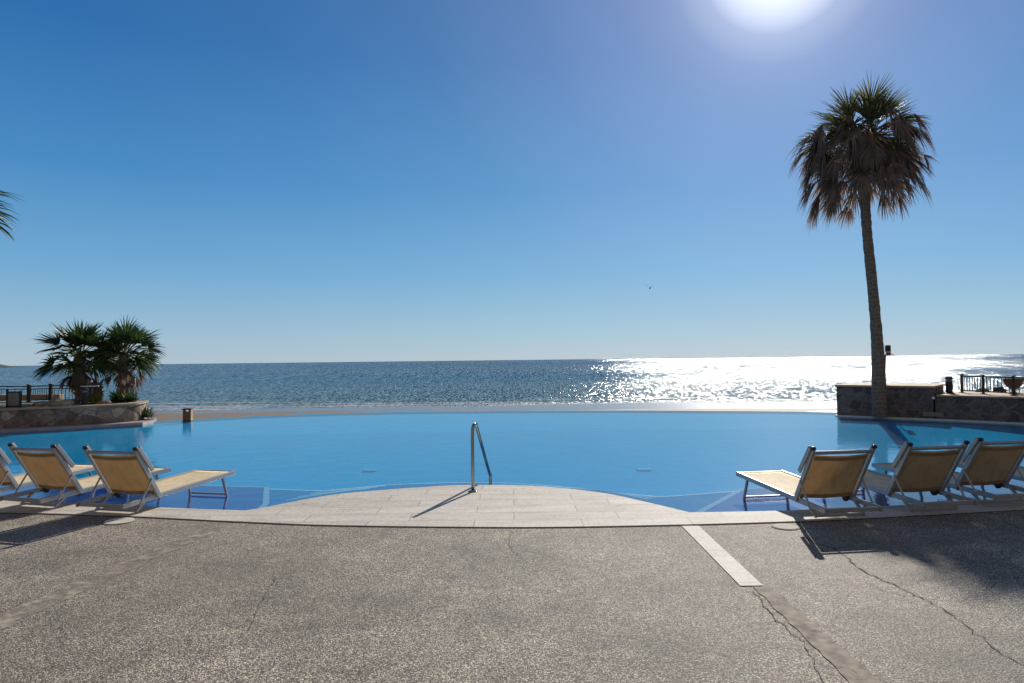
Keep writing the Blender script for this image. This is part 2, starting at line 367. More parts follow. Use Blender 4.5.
def prism(bm, pts, z0, z1):
    """closed solid from a 2D outline"""
    n = len(pts)
    lo = [bm.verts.new((p[0], p[1], z0)) for p in pts]; hi = [bm.verts.new((p[0], p[1], z1)) for p in pts]
    for tri in tessellate_polygon([[Vector((p[0], p[1], 0)) for p in pts]]):
        bm.faces.new([hi[i] for i in tri]); bm.faces.new([lo[i] for i in reversed(tri)])
    for i in range(n):
        j = (i + 1) % n; bm.faces.new((lo[i], lo[j], hi[j], hi[i]))
def sheet(bm, pts, z):
    v = [bm.verts.new((p[0], p[1], z)) for p in pts]
    for tri in tessellate_polygon([[Vector((p[0], p[1], 0)) for p in pts]]):
        f = bm.faces.new([v[i] for i in tri]); f.normal_update()
        if f.normal.z < 0: f.normal_flip()
def box(bm, c, s, rz=0.0, mat=None, bev=0.0):
    mtx = Matrix.Translation(c) @ Matrix.Rotation(rz, 4, 'Z') @ Matrix.Diagonal((s[0], s[1], s[2], 1))
    if mat is not None: mtx = mat @ mtx
    g = bmesh.ops.create_cube(bm, size=1.0, matrix=mtx)
    if bev > 0:
        es = list({e for v in g['verts'] for e in v.link_edges})
        bmesh.ops.bevel(bm, geom=es, offset=bev, segments=2, affect='EDGES', profile=.5)
def tube(bm, pts, r, seg=10, cap=True):
    pts = [Vector(p) for p in pts]; rings = []
    n = len(pts); rr = r if isinstance(r, (list, tuple)) else [r] * n
    ref = None
    for i, p in enumerate(pts):
        d = (pts[min(i + 1, n - 1)] - pts[max(i - 1, 0)]).normalized()
        if ref is None:
            ref = d.orthogonal().normalized()
        ref = (ref - d * ref.dot(d)).normalized(); s = d.cross(ref)
        rings.append([bm.verts.new(p + (ref * math.cos(a) + s * math.sin(a)) * rr[i]) for a in [2 * math.pi * k / seg for k in range(seg)]])
    for a, b in zip(rings, rings[1:]):
        for k in range(seg): bm.faces.new((a[k], a[(k + 1) % seg], b[(k + 1) % seg], b[k]))
    if cap: bm.faces.new(rings[0][::-1]); bm.faces.new(rings[-1])
def bar(bm, a, b, wx, wz, bev=0.0, upv=(0, 0, 1)):
    """rectangular bar from a to b: wx across, wz along the given up vector"""
    a = Vector(a); b = Vector(b); d = (b - a); L = d.length; d.normalize()
    upv = Vector(upv); s = d.cross(upv).normalized(); u = s.cross(d)
    mtx = Matrix((s, d, u)).transposed().to_4x4(); mtx.translation = (a + b) / 2
    box(bm, (0, 0, 0), (wx, L, wz), mat=mtx, bev=bev)
def lathe(bm, prof, c=(0, 0, 0), seg=24):
    rings = []
    for (r, z) in prof:
        rings.append([bm.verts.new((c[0] + r * math.cos(2 * math.pi * k / seg), c[1] + r * math.sin(2 * math.pi * k / seg), c[2] + z)) for k in range(seg)])
    for a, b in zip(rings, rings[1:]):
        for k in range(seg): bm.faces.new((a[k], a[(k + 1) % seg], b[(k + 1) % seg], b[k]))
    bm.faces.new(rings[0][::-1]); bm.faces.new(rings[-1])
def smooth_line(pts, n=8):
    out = []; P = [Vector((p[0], p[1], 0)) for p in pts]
    for i in range(len(P) - 1):
        p0 = P[max(i - 1, 0)]; p1 = P[i]; p2 = P[i + 1]; p3 = P[min(i + 2, len(P) - 1)]
        for k in range(n):
            t = k / n
            q = 0.5 * ((2 * p1) + (p2 - p0) * t + (2 * p0 - 5 * p1 + 4 * p2 - p3) * t * t + (3 * p1 - p0 - 3 * p2 + p3) * t ** 3)
            out.append((q.x, q.y))
    out.append((P[-1].x, P[-1].y)); return out
def offset_line(pts, d):
    out = []
    for i, p in enumerate(pts):
        a = Vector(pts[max(i - 1, 0)]); b = Vector(pts[min(i + 1, len(pts) - 1)]); t = (b - a).normalized()
        out.append((p[0] - t.y * d, p[1] + t.x * d))
    return out

# ------------------------------------------------------------------ outlines (metres, deck level z=0, viewer at the origin)
WZ = -0.10
inner_left = smooth_line([(-15.6, 18.3), (-15.2, 16.0), (-13.6, 13.4), (-10.8, 11.0), (-8.5, 9.75), (-6.70, 9.05), (-5.54, 8.74), (-4.01, 8.36), (-3.17, 8.19)], 6)
arc = smooth_line([(-3.17, 8.19), (-2.95, 8.42), (-2.62, 8.84), (-2.20, 9.20), (-1.16, 9.60), (-0.54, 9.68), (0.36, 9.52), (1.13, 9.03), (1.60, 8.41), (1.98, 7.82)], 6)
inner_right = smooth_line([(1.98, 7.82), (3.20, 7.87), (4.70, 8.10), (6.20, 8.46), (8.6, 9.3), (11.2, 11.0), (13.4, 13.4), (14.4, 15.6), (14.6, 17.0)], 6)
inner = inner_left[:-1] + arc[:-1] + inner_right
front = smooth_line([(-16.6, 18.3), (-16.2, 15.6), (-14.4, 12.6), (-11.5, 10.2), (-9.2, 9.1), (-6.9, 8.42), (-5.61, 8.18), (-4.58, 8.00), (-3.74, 7.80), (-2.89, 7.60), (-1.86, 7.40), (0.06, 7.23), (1.57, 7.25), (2.80, 7.33), (3.70, 7.45), (5.70, 7.79), (7.2, 8.1), (9.3, 8.7), (12.0, 10.2), (14.4, 12.8), (15.5, 15.2), (15.7, 17.0)], 5)
far = smooth_line([(14.6, 17.0), (14.25, 18.3), (13.1, 20.15), (11.57, 21.7), (10.5, 22.55), (8.6, 23.3), (6.44, 23.82), (3.79, 24.46), (-0.03, 24.85), (-4.07, 24.95), (-7.48, 24.32), (-9.67, 23.25), (-10.64, 22.6), (-11.60, 22.1)], 5) + [(-11.42, 21.6), (-11.27, 21.05), (-12.7, 20.02), (-14.16, 19.1), (-15.6, 18.3)]
pool_poly = inner + far[1:-1]
def floor_z(y):
    return -0.60 + 0.44 * max(0.0, min(1.0, (y - 12.5) / 6.0))

# ---- ground sheet (beach and sea bed) to the horizon
def ground_z(x, y):
    prof = [(-80, -4.1), (30, -3.95), (70, -3.72), (80, -3.84), (88, -4.0), (97, -4.35), (200, -9), (40000, -9)]
    for (a, za), (b, zb) in zip(prof, prof[1:]):
        if y <= b: z = za + (zb - za) * (y - a) / (b - a); break
    if 20 < y < 140 and abs(x) < 320:
        z += 0.11 * noise.noise(Vector((x * 0.035, y * 0.09, 3.0))) + 0.04 * noise.noise(Vector((x * .12, y * .3, 1)))
    return z
bm = bmesh.new()
ys = [-80, -20, 20] + [24 + 1.5 * k for k in range(60)] + [120, 140, 200, 1000, 8000, 40000]
xs = [-40000, -4000, -800, -330] + [-240 + 4 * k for k in range(121)] + [330, 800, 4000, 40000]
grid = [[bm.verts.new((x, y, ground_z(x, y))) for x in xs] for y in ys]
for a, b in zip(grid, grid[1:]):
    for k in range(len(xs) - 1): bm.faces.new((a[k], a[k + 1], b[k + 1], b[k]))
structure(link('beach_ground', bm, M['beach'], smooth=True))
bm = bmesh.new()
sheet(bm, [(-40000, 80), (40000, 80), (40000, 40000), (-40000, 40000)], -4.0)
structure(link('sea', bm, M['sea']))
bm = bmesh.new()                                   # far headland
hp = [(-2600 + 40 * k) for k in range(36)]
rows = []
for j in range(5):
    rows.append([bm.verts.new((x, 2300 + j * 25, -4.5 + (0 if j in (0, 4) else max(0, (17 + 9 * noise.noise(Vector((x * .006, j * .7, 0)))) * min(1, (-1705 - x + 60 * noise.noise(Vector((x * .01, 5, j)))) / 70) * (1, .7, 1, .7, 1)[j])))) for x in hp])
for a, b in zip(rows, rows[1:]):
    for k in range(len(hp) - 1): bm.faces.new((a[k], a[k + 1], b[k + 1], b[k]))
structure(link('headland', bm, M['headland'], smooth=True))

# ---- deck
rt_in, lf_in = front[-1], front[0]
deck_poly = [(-40, -16), (40, -16), (40, 17.0), (front[-1][0], 17.0)] + list(reversed(front))[1:] + [(-40, 18.3)]
bm = bmesh.new(); prism(bm, deck_poly, -4.4, 0.0)
structure(link('deck_ground', bm, M['deck']))
# coping and half-round stone apron (3 mm proud of the deck)
cop_poly = front + [inner[-1]] + list(reversed(inner))[1:]
bm = bmesh.new(); prism(bm, cop_poly, -0.35, 0.012)
structure(link('pool_coping', bm, M['coping']))
bm = bmesh.new()
sheet(bm, offset_line(front, 0.0) + list(reversed(offset_line(front, -0.022))), 0.004)
structure(link('deck_joint', bm, M['gap']))

# ---- pool basin
FZ = -0.80
bm = bmesh.new(); sheet(bm, pool_poly, 0)
for yy in [10 + .5 * k for k in range(30)]:
    bmesh.ops.bisect_plane(bm, geom=list(bm.verts) + list(bm.edges) + list(bm.faces), plane_co=(0, yy, 0), plane_no=(0, 1, 0))
rimv = [e for e in bm.edges if e.is_boundary]
ext = bmesh.ops.extrude_edge_only(bm, edges=rimv)['geom']; topv = {v for v in ext if isinstance(v, bmesh.types.BMVert)}
for v in bm.verts:
    v.co.z = (WZ - 0.006 if v.co.y > 17.01 else -0.02) if v in topv else floor_z(v.co.y)
basin = structure(link('pool_basin', bm, M['floor']))
bm = bmesh.new()                                    # outer weir wall dropping to the beach
fo = offset_line(far, -0.30)
prism(bm, [(-15.6, 18.29), (-18, 18.29)] + list(reversed(fo)) + [(18, 16.99), (14.6, 16.99)] + far[1:-1], -4.4, WZ - 0.004)
structure(link('pool_weir_wall', bm, M['floor']))
# curved steps round the stone apron
for k, (d, z) in enumerate(((0.34, -0.19), (0.66, -0.225), (0.98, -0.26))):
    a2 = [(-3.5, 8.45)] + arc[3:-3] + [(2.1, 8.2)]
    o2 = [(-0.6 + (p[0] + 0.6) * (1 + d / 2.9), 7.3 + (p[1] - 7.3) * (1 + d / 2.35)) for p in a2]
    bm = bmesh.new(); prism(bm, a2 + list(reversed(o2)), FZ + 0.01, z)
    structure(link('pool_step', bm, M['step']))
    bm = bmesh.new(); sheet(bm, o2 + list(reversed(offset_line(o2, -0.035))), z + 0.004)
    structure(link('step_edge_line', bm, M['line_tile']))
# outer step rim following the shelf fronts
rim = smooth_line([(-8.2, 12.6), (-6.3, 11.95), (-5.7, 11.9), (-4.7, 11.46), (-3.05, 11.05)], 5)[:-1] + smooth_line([(-3.05, 11.05), (-2.37, 11.38), (-1.9, 11.55), (-0.9, 11.66), (-0.03, 11.52), (0.9, 11.1), (1.62, 10.60), (2.17, 10.28)], 5)[:-1] + smooth_line([(2.17, 10.28), (2.5, 10.36), (3.12, 10.55), (4.25, 10.85), (6.2, 11.3), (9.5, 12.6)], 5)
rim_in = [(-8.2, 10.0), (-3.6, 8.6)] + [(-0.6 + (p[0] + 0.6) * 1.34, 7.3 + (p[1] - 7.3) * 1.42) for p in arc[6:-8]] + [(2.3, 8.2), (9.5, 10.2)]
bm = bmesh.new(); prism(bm, rim + list(reversed(rim_in)), FZ + 0.02, -0.30)
structure(link('pool_seat_step', bm, M['step']))
bm = bmesh.new(); sheet(bm, rim + list(reversed(offset_line(rim, -0.05))), -0.295)
structure(link('step_edge_line', bm, M['line_tile']))
for f in (.28, .52, .76):
    for A, Bq in ((arc[28:49], [(1.0, 11.05), (1.62, 10.60), (2.17, 10.28)]), (arc[6:20][::-1], [(-2.0, 11.5), (-2.6, 11.25), (-3.05, 11.05)])):
        Bs = smooth_line(Bq, 10); pts = []
        for i in range(21):
            a = A[round(i * (len(A) - 1) / 20)]; b = Bs[i]
            pts.append((a[0] * 1.19 * (1 - f) + b[0] * f, a[1] * 1.19 * (1 - f) + b[1] * f))
        bm = bmesh.new(); sheet(bm, pts + list(reversed(offset_line(pts, -0.035))), -0.294)
        structure(link('step_edge_line', bm, M['line_tile']))
# shallow sun shelves
SZ = -0.17
lshelf = [(-9.5, 12.4), (-8.0, 11.8), (-5.0, 10.98), (-3.78, 10.72), (-3.33, 9.45), (-3.17, 8.25), (-4.01, 8.3), (-5.54, 8.70), (-6.70, 9.0), (-8.5, 9.7)]
rshelf = [(2.02, 7.85), (2.23, 8.6), (3.31, 10.15), (4.2, 10.25), (6.8, 10.75), (9.8, 12.0), (8.6, 9.35), (6.20, 8.48), (4.70, 8.12), (3.20, 7.9)]
for P, edge in ((lshelf, lshelf[1:6]), (rshelf, rshelf[0:5])):
    bm = bmesh.new(); prism(bm, P, FZ + 0.03, SZ)
    structure(link('sun_shelf', bm, M['shelf']))
    bm = bmesh.new(); sheet(bm, edge + list(reversed(offset_line(edge, -0.085))), SZ + 0.004)
    structure(link('shelf_edge_line', bm, M['edge_tile']))
# water
bm = bmesh.new(); sheet(bm, pool_poly, WZ)
structure(link('pool_water', bm, M['water']))
# floor fittings
def floor_inlet(x, y, label):
    t = thing('floor_inlet', label, 'pool inlet', (x, y, floor_z(y) + .006), 0.0, 'pale fittings on the pool floor')
    bm = bmesh.new(); box(bm, (0, 0, 0.012), (0.28, 0.22, 0.012), bev=.003); link('plate', bm, M['fitting'], t)
    return t
floor_inlet(-2.92, 14.15, 'pale rectangular fitting under the pool water left of the handrail')
floor_inlet(2.62, 13.95, 'pale rectangular fitting under the pool water right of the handrail')

# ---- deck inlays and cracks
def quad_strip(name, a, b, wa, wb, z, mat, segs=12, jitter=0.0, seed=1):
    rnd = random.Random(seed); L, Rr = [], []
    for k in range(segs + 1):
        t = k / segs; x = a[0] + (b[0] - a[0]) * t; y = a[1] + (b[1] - a[1]) * t; w2 = (wa + (wb - wa) * t) / 2
        L.append((x - w2 + rnd.uniform(-jitter, jitter), y)); Rr.append((x + w2 + rnd.uniform(-jitter, jitter), y))
    bm = bmesh.new(); sheet(bm, L + list(reversed(Rr)), z)
    return structure(link(name, bm, mat))
quad_strip('inlay_strip', (1.83, 7.22), (1.81, 5.32), .175, .175, 0.006, M['strip_stone'])
quad_strip('cement_strip', (1.885, 5.30), (1.86, 2.4), .14, .20, 0.005, M['strip_cement'], 40, 0.012, 4)
quad_strip('cement_strip_faint', (-3.18, 7.42), (-3.72, 3.2), .20, .26, 0.004, M['faint_cement'], 40, 0.03, 7)
def crack(name, pts, wd, seed):
    rnd = random.Random(seed); P = []
    for (a, b) in zip(pts, pts[1:]):
        for k in range(14):
            t = k / 14; P.append((a[0] + (b[0] - a[0]) * t + rnd.gauss(0, .009), a[1] + (b[1] - a[1]) * t + rnd.gauss(0, .006)))
    L, Rr = [], []
    for i, p in enumerate(P):
        w2 = wd * rnd.uniform(.3, 1.0) * (1 - 0.6 * i / len(P)); L.append((p[0] - w2, p[1] - w2 * .3)); Rr.append((p[0] + w2, p[1] + w2 * .3))
    bm = bmesh.new()
    vl = [bm.verts.new((p[0], p[1], .0045)) for p in L]; vr = [bm.verts.new((p[0], p[1], .0045)) for p in Rr]
    for i in range(len(P) - 1): bm.faces.new((vl[i], vr[i], vr[i + 1], vl[i + 1]))
    structure(link(name, bm, M['crack'], fixn=False))
crack('deck_crack', [(2.83, 6.84), (2.82, 6.50), (2.92, 6.35), (2.83, 5.62), (2.90, 5.2), (2.95, 4.78), (2.84, 4.07), (2.9, 3.4)], .010, 2)
crack('deck_crack', [(2.83, 5.05), (2.74, 5.2), (2.70, 5.42)], .004, 9)
crack('deck_crack', [(1.78, 5.2), (1.74, 4.7), (1.76, 4.3), (1.62, 3.6), (1.60, 3.0)], .007, 3)
crack('deck_crack', [(-1.95, 5.7), (-1.86, 5.1), (-1.75, 4.6), (-1.78, 4.3)], .004, 5)
crack('deck_crack', [(-0.02, 7.1), (-0.06, 6.6), (0.03, 6.2)], .004, 6)
for (x, y, lab) in ((-4.40, 7.74, 'round pale drain cover on the deck by the left loungers'), (2.79, 7.14, 'round pale drain cover on the deck by the right loungers')):
    t = thing('drain_cover', lab, 'drain cover', (x, y, 0.0), 0, 'round drain covers by the coping'); t.scale = (1.25, 1.25, 1) if x < 0 else (1, 1, 1)
    bm = bmesh.new(); lathe(bm, [(.125, .004), (.122, .010), (.05, .012), (.02, .012)], seg=36); link('lid', bm, M['cover_pale' if x < 0 else 'cover'], t)
    bm = bmesh.new(); lathe(bm, [(.14, .002), (.138, .007), (.10, .007)], seg=36); link('rim', bm, M['ring'], t)

# ------------------------------------------------------------------ side terraces, ledges and rubble walls
def ribbon(bm, line, d0, d1, z0, z1):
    prism(bm, offset_line(line, d0) + list(reversed(offset_line(line, d1))), z0, z1)
# right
rw = [(10.1, 21.60), (10.9, 20.80), (12.1, 19.93)]; rwb = [(12.1, 19.93), (12.95, 19.1), (13.7, 18.3), (14.6, 17.0), (17.5, 12.5)]
rled = [(9.90, 22.20), (10.87, 20.60), (12.0, 19.75), (12.85, 18.95), (13.5, 18.25), (14.3, 17.02), (16.9, 17.02), (14.0, 20.9), (10.9, 23.0)]
bm = bmesh.new(); ribbon(bm, [(9.98, 21.45), (10.88, 20.62), (12.06, 19.75), (12.93, 18.92), (13.65, 18.15), (14.5, 17.03)], 0.03, 0.75, -0.4, -0.075)
structure(link('pool_ledge', bm, M['ledge_pale']))
wl = thing('stone_wall', 'taller dark rubble stone wall behind the tall palm trunk', 'stone wall', (10.9, 21.2, 0))
def to_local(o, ob):
    o.parent = ob; o.matrix_parent_inverse = Matrix.Translation(-Vector(ob.location)); return o
bm = bmesh.new(); prism(bm, [(10.10, 21.55), (10.95, 20.86), (12.1, 19.90), (13.4, 21.5), (12.2, 23.0), (11.3, 23.0)], -4.4, 0.80)
to_local(link('wall', bm, M['rwall']), wl)
bm = bmesh.new(); prism(bm, [(10.05, 21.53), (10.90, 20.80), (12.12, 19.84), (13.5, 21.5), (12.2, 23.05), (11.3, 23.05)], 0.803, 0.86)
to_local(link('cap', bm, M['cap']), wl)
wl = thing('stone_wall', 'lower dark rubble stone wall below the right railing', 'stone wall', (13.2, 19.2, 0))
bm = bmesh.new(); prism(bm, [(12.14, 19.87), (12.97, 19.07), (13.7, 18.27), (14.55, 17.05), (30, 17.05), (30, 21.6), (13.43, 21.48)], -4.4, 0.56)
to_local(link('wall', bm, M['rwall']), wl)
bm = bmesh.new(); prism(bm, [(12.15, 19.82), (12.93, 19.02), (13.66, 18.22), (14.55, 17.0), (30, 17.0), (30, 21.7), (13.53, 21.5)], 0.563, 0.61)
to_local(link('cap', bm, M['cap']), wl)
# left
ll = [(-15.9, 18.4), (-14.28, 19.35), (-13.14, 20.12), (-12.3, 20.75), (-11.75, 21.25)]
bm = bmesh.new(); prism(bm, [(-40, 18.31), (-15.6, 18.31), (-14.16, 19.11), (-12.7, 20.03), (-11.27, 21.06), (-11.35, 21.8), (-11.8, 22.9), (-12.5, 24), (-40, 24)], -4.4, -0.02)
structure(link('pool_ledge', bm, M['ledge']))
wl = thing('stone_wall', 'curved pinkish rubble stone planter wall at left below the palms', 'stone wall', (-13.2, 20.6, 0))
front_l = smooth_line([(-40, 18.5), (-19.0, 18.6), (-15.4, 19.12), (-14.44, 19.49), (-13.29, 20.22), (-12.35, 20.90), (-11.92, 21.32), (-11.78, 21.85), (-12.1, 22.9)], 6)
bm = bmesh.new(); prism(bm, front_l + [(-13.5, 24.0), (-40, 24.0)], -4.4, 0.485)
to_local(link('wall', bm, M['lwall']), wl)
fo2 = offset_line(front_l, -0.05)
bm = bmesh.new(); prism(bm, fo2 + list(reversed(offset_line(front_l, 0.34))), 0.488, 0.54)
to_local(link('cap', bm, M['cap']), wl)
fi = offset_line(front_l, 0.36)
bm = bmesh.new(); sheet(bm, fi + [(-13.5, 23.9), (-39, 23.9)], 0.505)
structure(link('planter_ground', bm, M['soil']))
bm = bmesh.new(); bar(bm, (-24, 23.6, .66), (-15.4, 23.6, .66), .25, .20, .02)
tag(link('parapet', bm, M['cap']), 'low tan parapet behind the left railing', 'parapet')

# ------------------------------------------------------------------ railings
def railing(name, label, pts, z, h, post_w, nb, extra_rail=None, post_over=.04):
    t = thing(name, label, 'railing', (pts[0][0], pts[0][1], z))
    o = Vector((pts[0][0], pts[0][1], z))
    L = lambda p, zz: Vector((p[0] - o.x, p[1] - o.y, zz))
    bm = bmesh.new()
    for a, b in zip(pts, pts[1:]):
        bar(bm, L(a, h), L(b, h), .05, .035)
    link('top_rail', bm, M['black_metal'], t)
    bm = bmesh.new()
    for a, b in zip(pts, pts[1:]): bar(bm, L(a, .07), L(b, .07), .03, .025)
    link('bottom_rail', bm, M['black_metal'], t)
    if extra_rail:
        bm = bmesh.new()
        for a, b in zip(pts, pts[1:]): bar(bm, L(a, extra_rail), L(b, extra_rail), .03, .025)
        link('middle_rail', bm, M['black_metal'], t)
    for p in pts:
        bm = bmesh.new(); box(bm, L(p, (h + post_over) / 2), (post_w, post_w, h + post_over), bev=.006)
        box(bm, L(p, h + post_over + .012), (post_w + .03, post_w + .03, .025), bev=.006)
        box(bm, L(p, .008), (post_w + .06, post_w + .06, .016)); link('post', bm, M['black_metal'], t)
    top = (extra_rail or h)
    for a, b in zip(pts, pts[1:]):
        for k in range(1, nb):
            q = (a[0] + (b[0] - a[0]) * k / nb, a[1] + (b[1] - a[1]) * k / nb)
            bm = bmesh.new(); box(bm, L(q, (top + .07) / 2), (.014, .014, top - .07)); link('baluster', bm, M['black_metal'], t)
    return t
railing('railing', 'black metal railing on the lower right stone wall', [(13.46, 20.7), (13.62, 20.0), (13.70, 18.9), (13.95, 17.6)], 0.61, .50, .055, 8)
railing('railing', 'black metal railing at left in front of the two low palms', [(-20.5, 23.0), (-18.3, 22.9), (-15.75, 22.5), (-15.3, 22.9), (-13.9, 22.6)], 0.55, .52, .09, 10, .43)

# bollard lights
def bollard(x, y, z, h, r, label):
    t = thing('bollard_light', label, 'bollard light', (x, y, z), 0, 'black bollard lights')
    bm = bmesh.new(); lathe(bm, [(r * 1.5, 0), (r * 1.5, .02), (r, .03), (r, h * .72)], seg=16); link('post', bm, M['black_metal'], t)
    bm = bmesh.new(); lathe(bm, [(r * .8, h * .72), (r * .8, h * .84)], seg=16); link('lens', bm, M['grey_panel'], t)
    bm = bmesh.new(); lathe(bm, [(r * 1.15, h * .84), (r * 1.15, h * .94), (r * .8, h), (r * .2, h * 1.01)], seg=16); link('cap', bm, M['black_metal'], t)
bollard(12.92, 20.45, .61, .50, .095, 'black bollard light on the right stone wall, beside the end of the railing')
bollard(-13.0, 21.0, .55, .50, .09, 'black bollard light on the left planter near the low palms')

# round table in the left corner
t = thing('round_table', 'small pale rimmed round table by the left railing end', 'table', (-13.45, 22.0, .55))
bm = bmesh.new(); lathe(bm, [(.25, .50), (.27, .51), (.27, .53), (.25, .54)], seg=28); link('tabletop', bm, M['white'], t)
bm = bmesh.new(); lathe(bm, [(.03, .03), (.03, .50)], seg=12); link('leg', bm, M['black_metal'], t)
bm = bmesh.new(); lathe(bm, [(.27, 0.0), (.27, .02), (.05, .03)], seg=28); link('base', bm, M['white'], t)

# framed board at far left
t = thing('framed_board', 'grey board in a black frame standing on the left stone wall', 'board', (-14.42, 19.98, .54), R(-4))
bm = bmesh.new(); box(bm, (0, 0, .24), (.36, .02, .36)); link('panel', bm, M['grey_panel'], t)
bm = bmesh.new()
for c, s in (((-.20, 0, .26), (.045, .05, .52)), ((.20, 0, .24), (.045, .05, .48)), ((0, 0, .445), (.355, .05, .045)), ((0, 0, .035), (.355, .05, .045))): box(bm, c, s, bev=.006)
link('frame', bm, M['black_metal'], t)
t = thing('pillar', 'short pink plastered pillar at the left edge of the photo', 'pillar', (-14.95, 19.75, .54))
bm = bmesh.new(); box(bm, (0, 0, .22), (.26, .26, .44), bev=.01); link('shaft', bm, M['pink'], t)
bm = bmesh.new(); box(bm, (0, 0, .46), (.30, .30, .04), bev=.01); link('cap', bm, M['cap'], t)

# rocks
def rock(x, y, z, s, label, mat, seed, group=None):
    bm = bmesh.new(); bmesh.ops.create_icosphere(bm, subdivisions=4, radius=1.0)
    for v in bm.verts:
        n1 = noise.noise(v.co * 1.3 + Vector((seed, 0, 0))); n2 = noise.noise(v.co * 4 + Vector((0, seed, 0)))
        v.co *= 1 + .35 * n1 + .10 * n2
        v.co.x *= s[0]; v.co.y *= s[1]; v.co.z *= s[2]
        if v.co.z < -s[2] * .5: v.co.z = -s[2] * .5
    o = link('rock', bm, mat); o.location = (x, y, z + s[2] * .45); tag(o, label, 'rock', group); return o
rock(-13.50, 20.55, .50, (.38, .28, .19), 'large pale boulder on the left planter wall', M['rock'], 1.3, 'pale rocks on the planter')
rock(-14.00, 20.5, .50, (.22, .2, .13), 'smaller pale rock left of the large boulder on the planter', M['rock'], 5.1, 'pale rocks on the planter')
rock(-12.75, 21.6, .50, (.20, .14, .09), 'flat pale rock near the rounded end of the left planter', M['rock'], 8.7, 'pale rocks on the planter')
rock(14.7, 20.9, .60, (.17, .14, .13), 'dark rock behind the right railing, nearer the bowl planter', M['rock_dark'], 2.2, 'dark rocks behind the railing')
rock(14.35, 21.1, .60, (.20, .14, .08), 'low dark rock behind the right railing, nearer the bollard', M['rock_dark'], 4.4, 'dark rocks behind the railing')

# bowl planter behind right railing
t = thing('bowl_planter', 'brown terracotta bowl planter behind the right railing', 'planter', (14.35, 19.8, .61))
bm = bmesh.new(); lathe(bm, [(.05, .14), (.10, .15), (.19, .24), (.245, .38), (.255, .44), (.235, .45), (.22, .41), (.05, .38)], seg=28); link('bowl', bm, M['terracotta'], t, True)
bm = bmesh.new(); lathe(bm, [(.12, 0), (.11, .03), (.05, .07), (.05, .145)], seg=20); link('foot', bm, M['terracotta'], t, True)

# plaque and small lamp on right wall
t = thing('wall_plaque', 'pale rectangular plaque at the foot of the right stone wall', 'plaque', (12.03, 19.80, 0), R(-38))
bm = bmesh.new(); box(bm, (0, 0, .055), (.50, .03, .12), bev=.004); link('plate', bm, M['grey_panel'], t)
t = thing('wall_lamp', 'small round white lamp on the right stone wall', 'wall lamp', (12.07, 19.84, .52), R(-38))
bm = bmesh.new(); bmesh.ops.create_uvsphere(bm, u_segments=16, v_segments=10, radius=.045); link('lens', bm, M['white'], t, True)
bm = bmesh.new(); box(bm, (0, .03, 0), (.10, .02, .10), bev=.01); link('mount', bm, M['black_metal'], t)

# wooden lantern box on the infinity edge
t = thing('lantern_box', 'small varnished wooden lantern box with roof on the far pool edge', 'lantern box', (-10.55, 22.42, WZ + .001), R(12))
bm = bmesh.new()
box(bm, (0, 0, .15), (.23, .23, .28), bev=.006)
link('body', bm, M['wood'], t)
bm = bmesh.new(); box(bm, (.127, 0, .19), (.022, .24, .36), bev=.003); link('side_board', bm, M['wood_pale'], t)
for sx in (-1, 1):
    for sy in (-1, 1):
        bm = bmesh.new(); box(bm, (sx * .09, sy * .09, .325), (.035, .035, .07)); link('post', bm, M['wood_dark'], t)
bm = bmesh.new(); box(bm, (0, 0, .375), (.29, .29, .03), bev=.004); box(bm, (0, 0, .395), (.22, .22, .014)); link('roof', bm, M['wood_dark'], t)
bm = bmesh.new(); box(bm, (0, 0, .005), (.27, .27, .012)); link('base', bm, M['wood_dark'], t)

# pole with black box by the trunk
t = thing('pole_fixture', 'slim dark pole with a black box on top beside the tall palm trunk', 'pole', (11.47, 21.25, .86))
bm = bmesh.new(); tube(bm, [(0, 0, 0), (0, 0, .5), (.01, 0, .92)], .022, 10); link('pole', bm, M['black_metal'], t)
bm = bmesh.new(); box(bm, (.10, 0, 1.10), (.13, .12, .19), bev=.01); box(bm, (.10, 0, 1.20), (.10, .10, .02)); link('box', bm, M['black_metal'], t)
bm = bmesh.new(); box(bm, (.11, 0, .945), (.12, .10, .11), bev=.015); link('lower_box', bm, M['red'], t)
bm = bmesh.new(); tube(bm, [(.17, 0, .95), (.24, -.02, .93), (.27, -.04, .90)], .010, 8); link('nozzle', bm, M['alu'], t)
bm = bmesh.new(); tube(bm, [(.0, 0, .85), (.06, 0, .90), (.08, 0, .95)], .014, 8); link('bracket', bm, M['black_metal'], t)

# blue beach flag
t = thing('flag', 'small blue flag on a thin pole down on the left beach', 'flag', (-36.75, 55, -3.85))
bm = bmesh.new(); tube(bm, [(0, 0, 0), (0, 0, 5.6)], .035, 8); link('pole', bm, M['white'], t)
bm = bmesh.new(); gr = []
for i in range(9):
    u = i / 8; gr.append([bm.verts.new((-u * .72, .08 * math.sin(u * 7), 5.45 - v * .55 - u * .28 + .05 * math.sin(u * 6 + v))) for v in (0, .33, .66, 1)])
for a, b in zip(gr, gr[1:]):
    for k in range(3): bm.faces.new((a[k], a[k + 1], b[k + 1], b[k]))
link('cloth', bm, M['flag'], t, True)

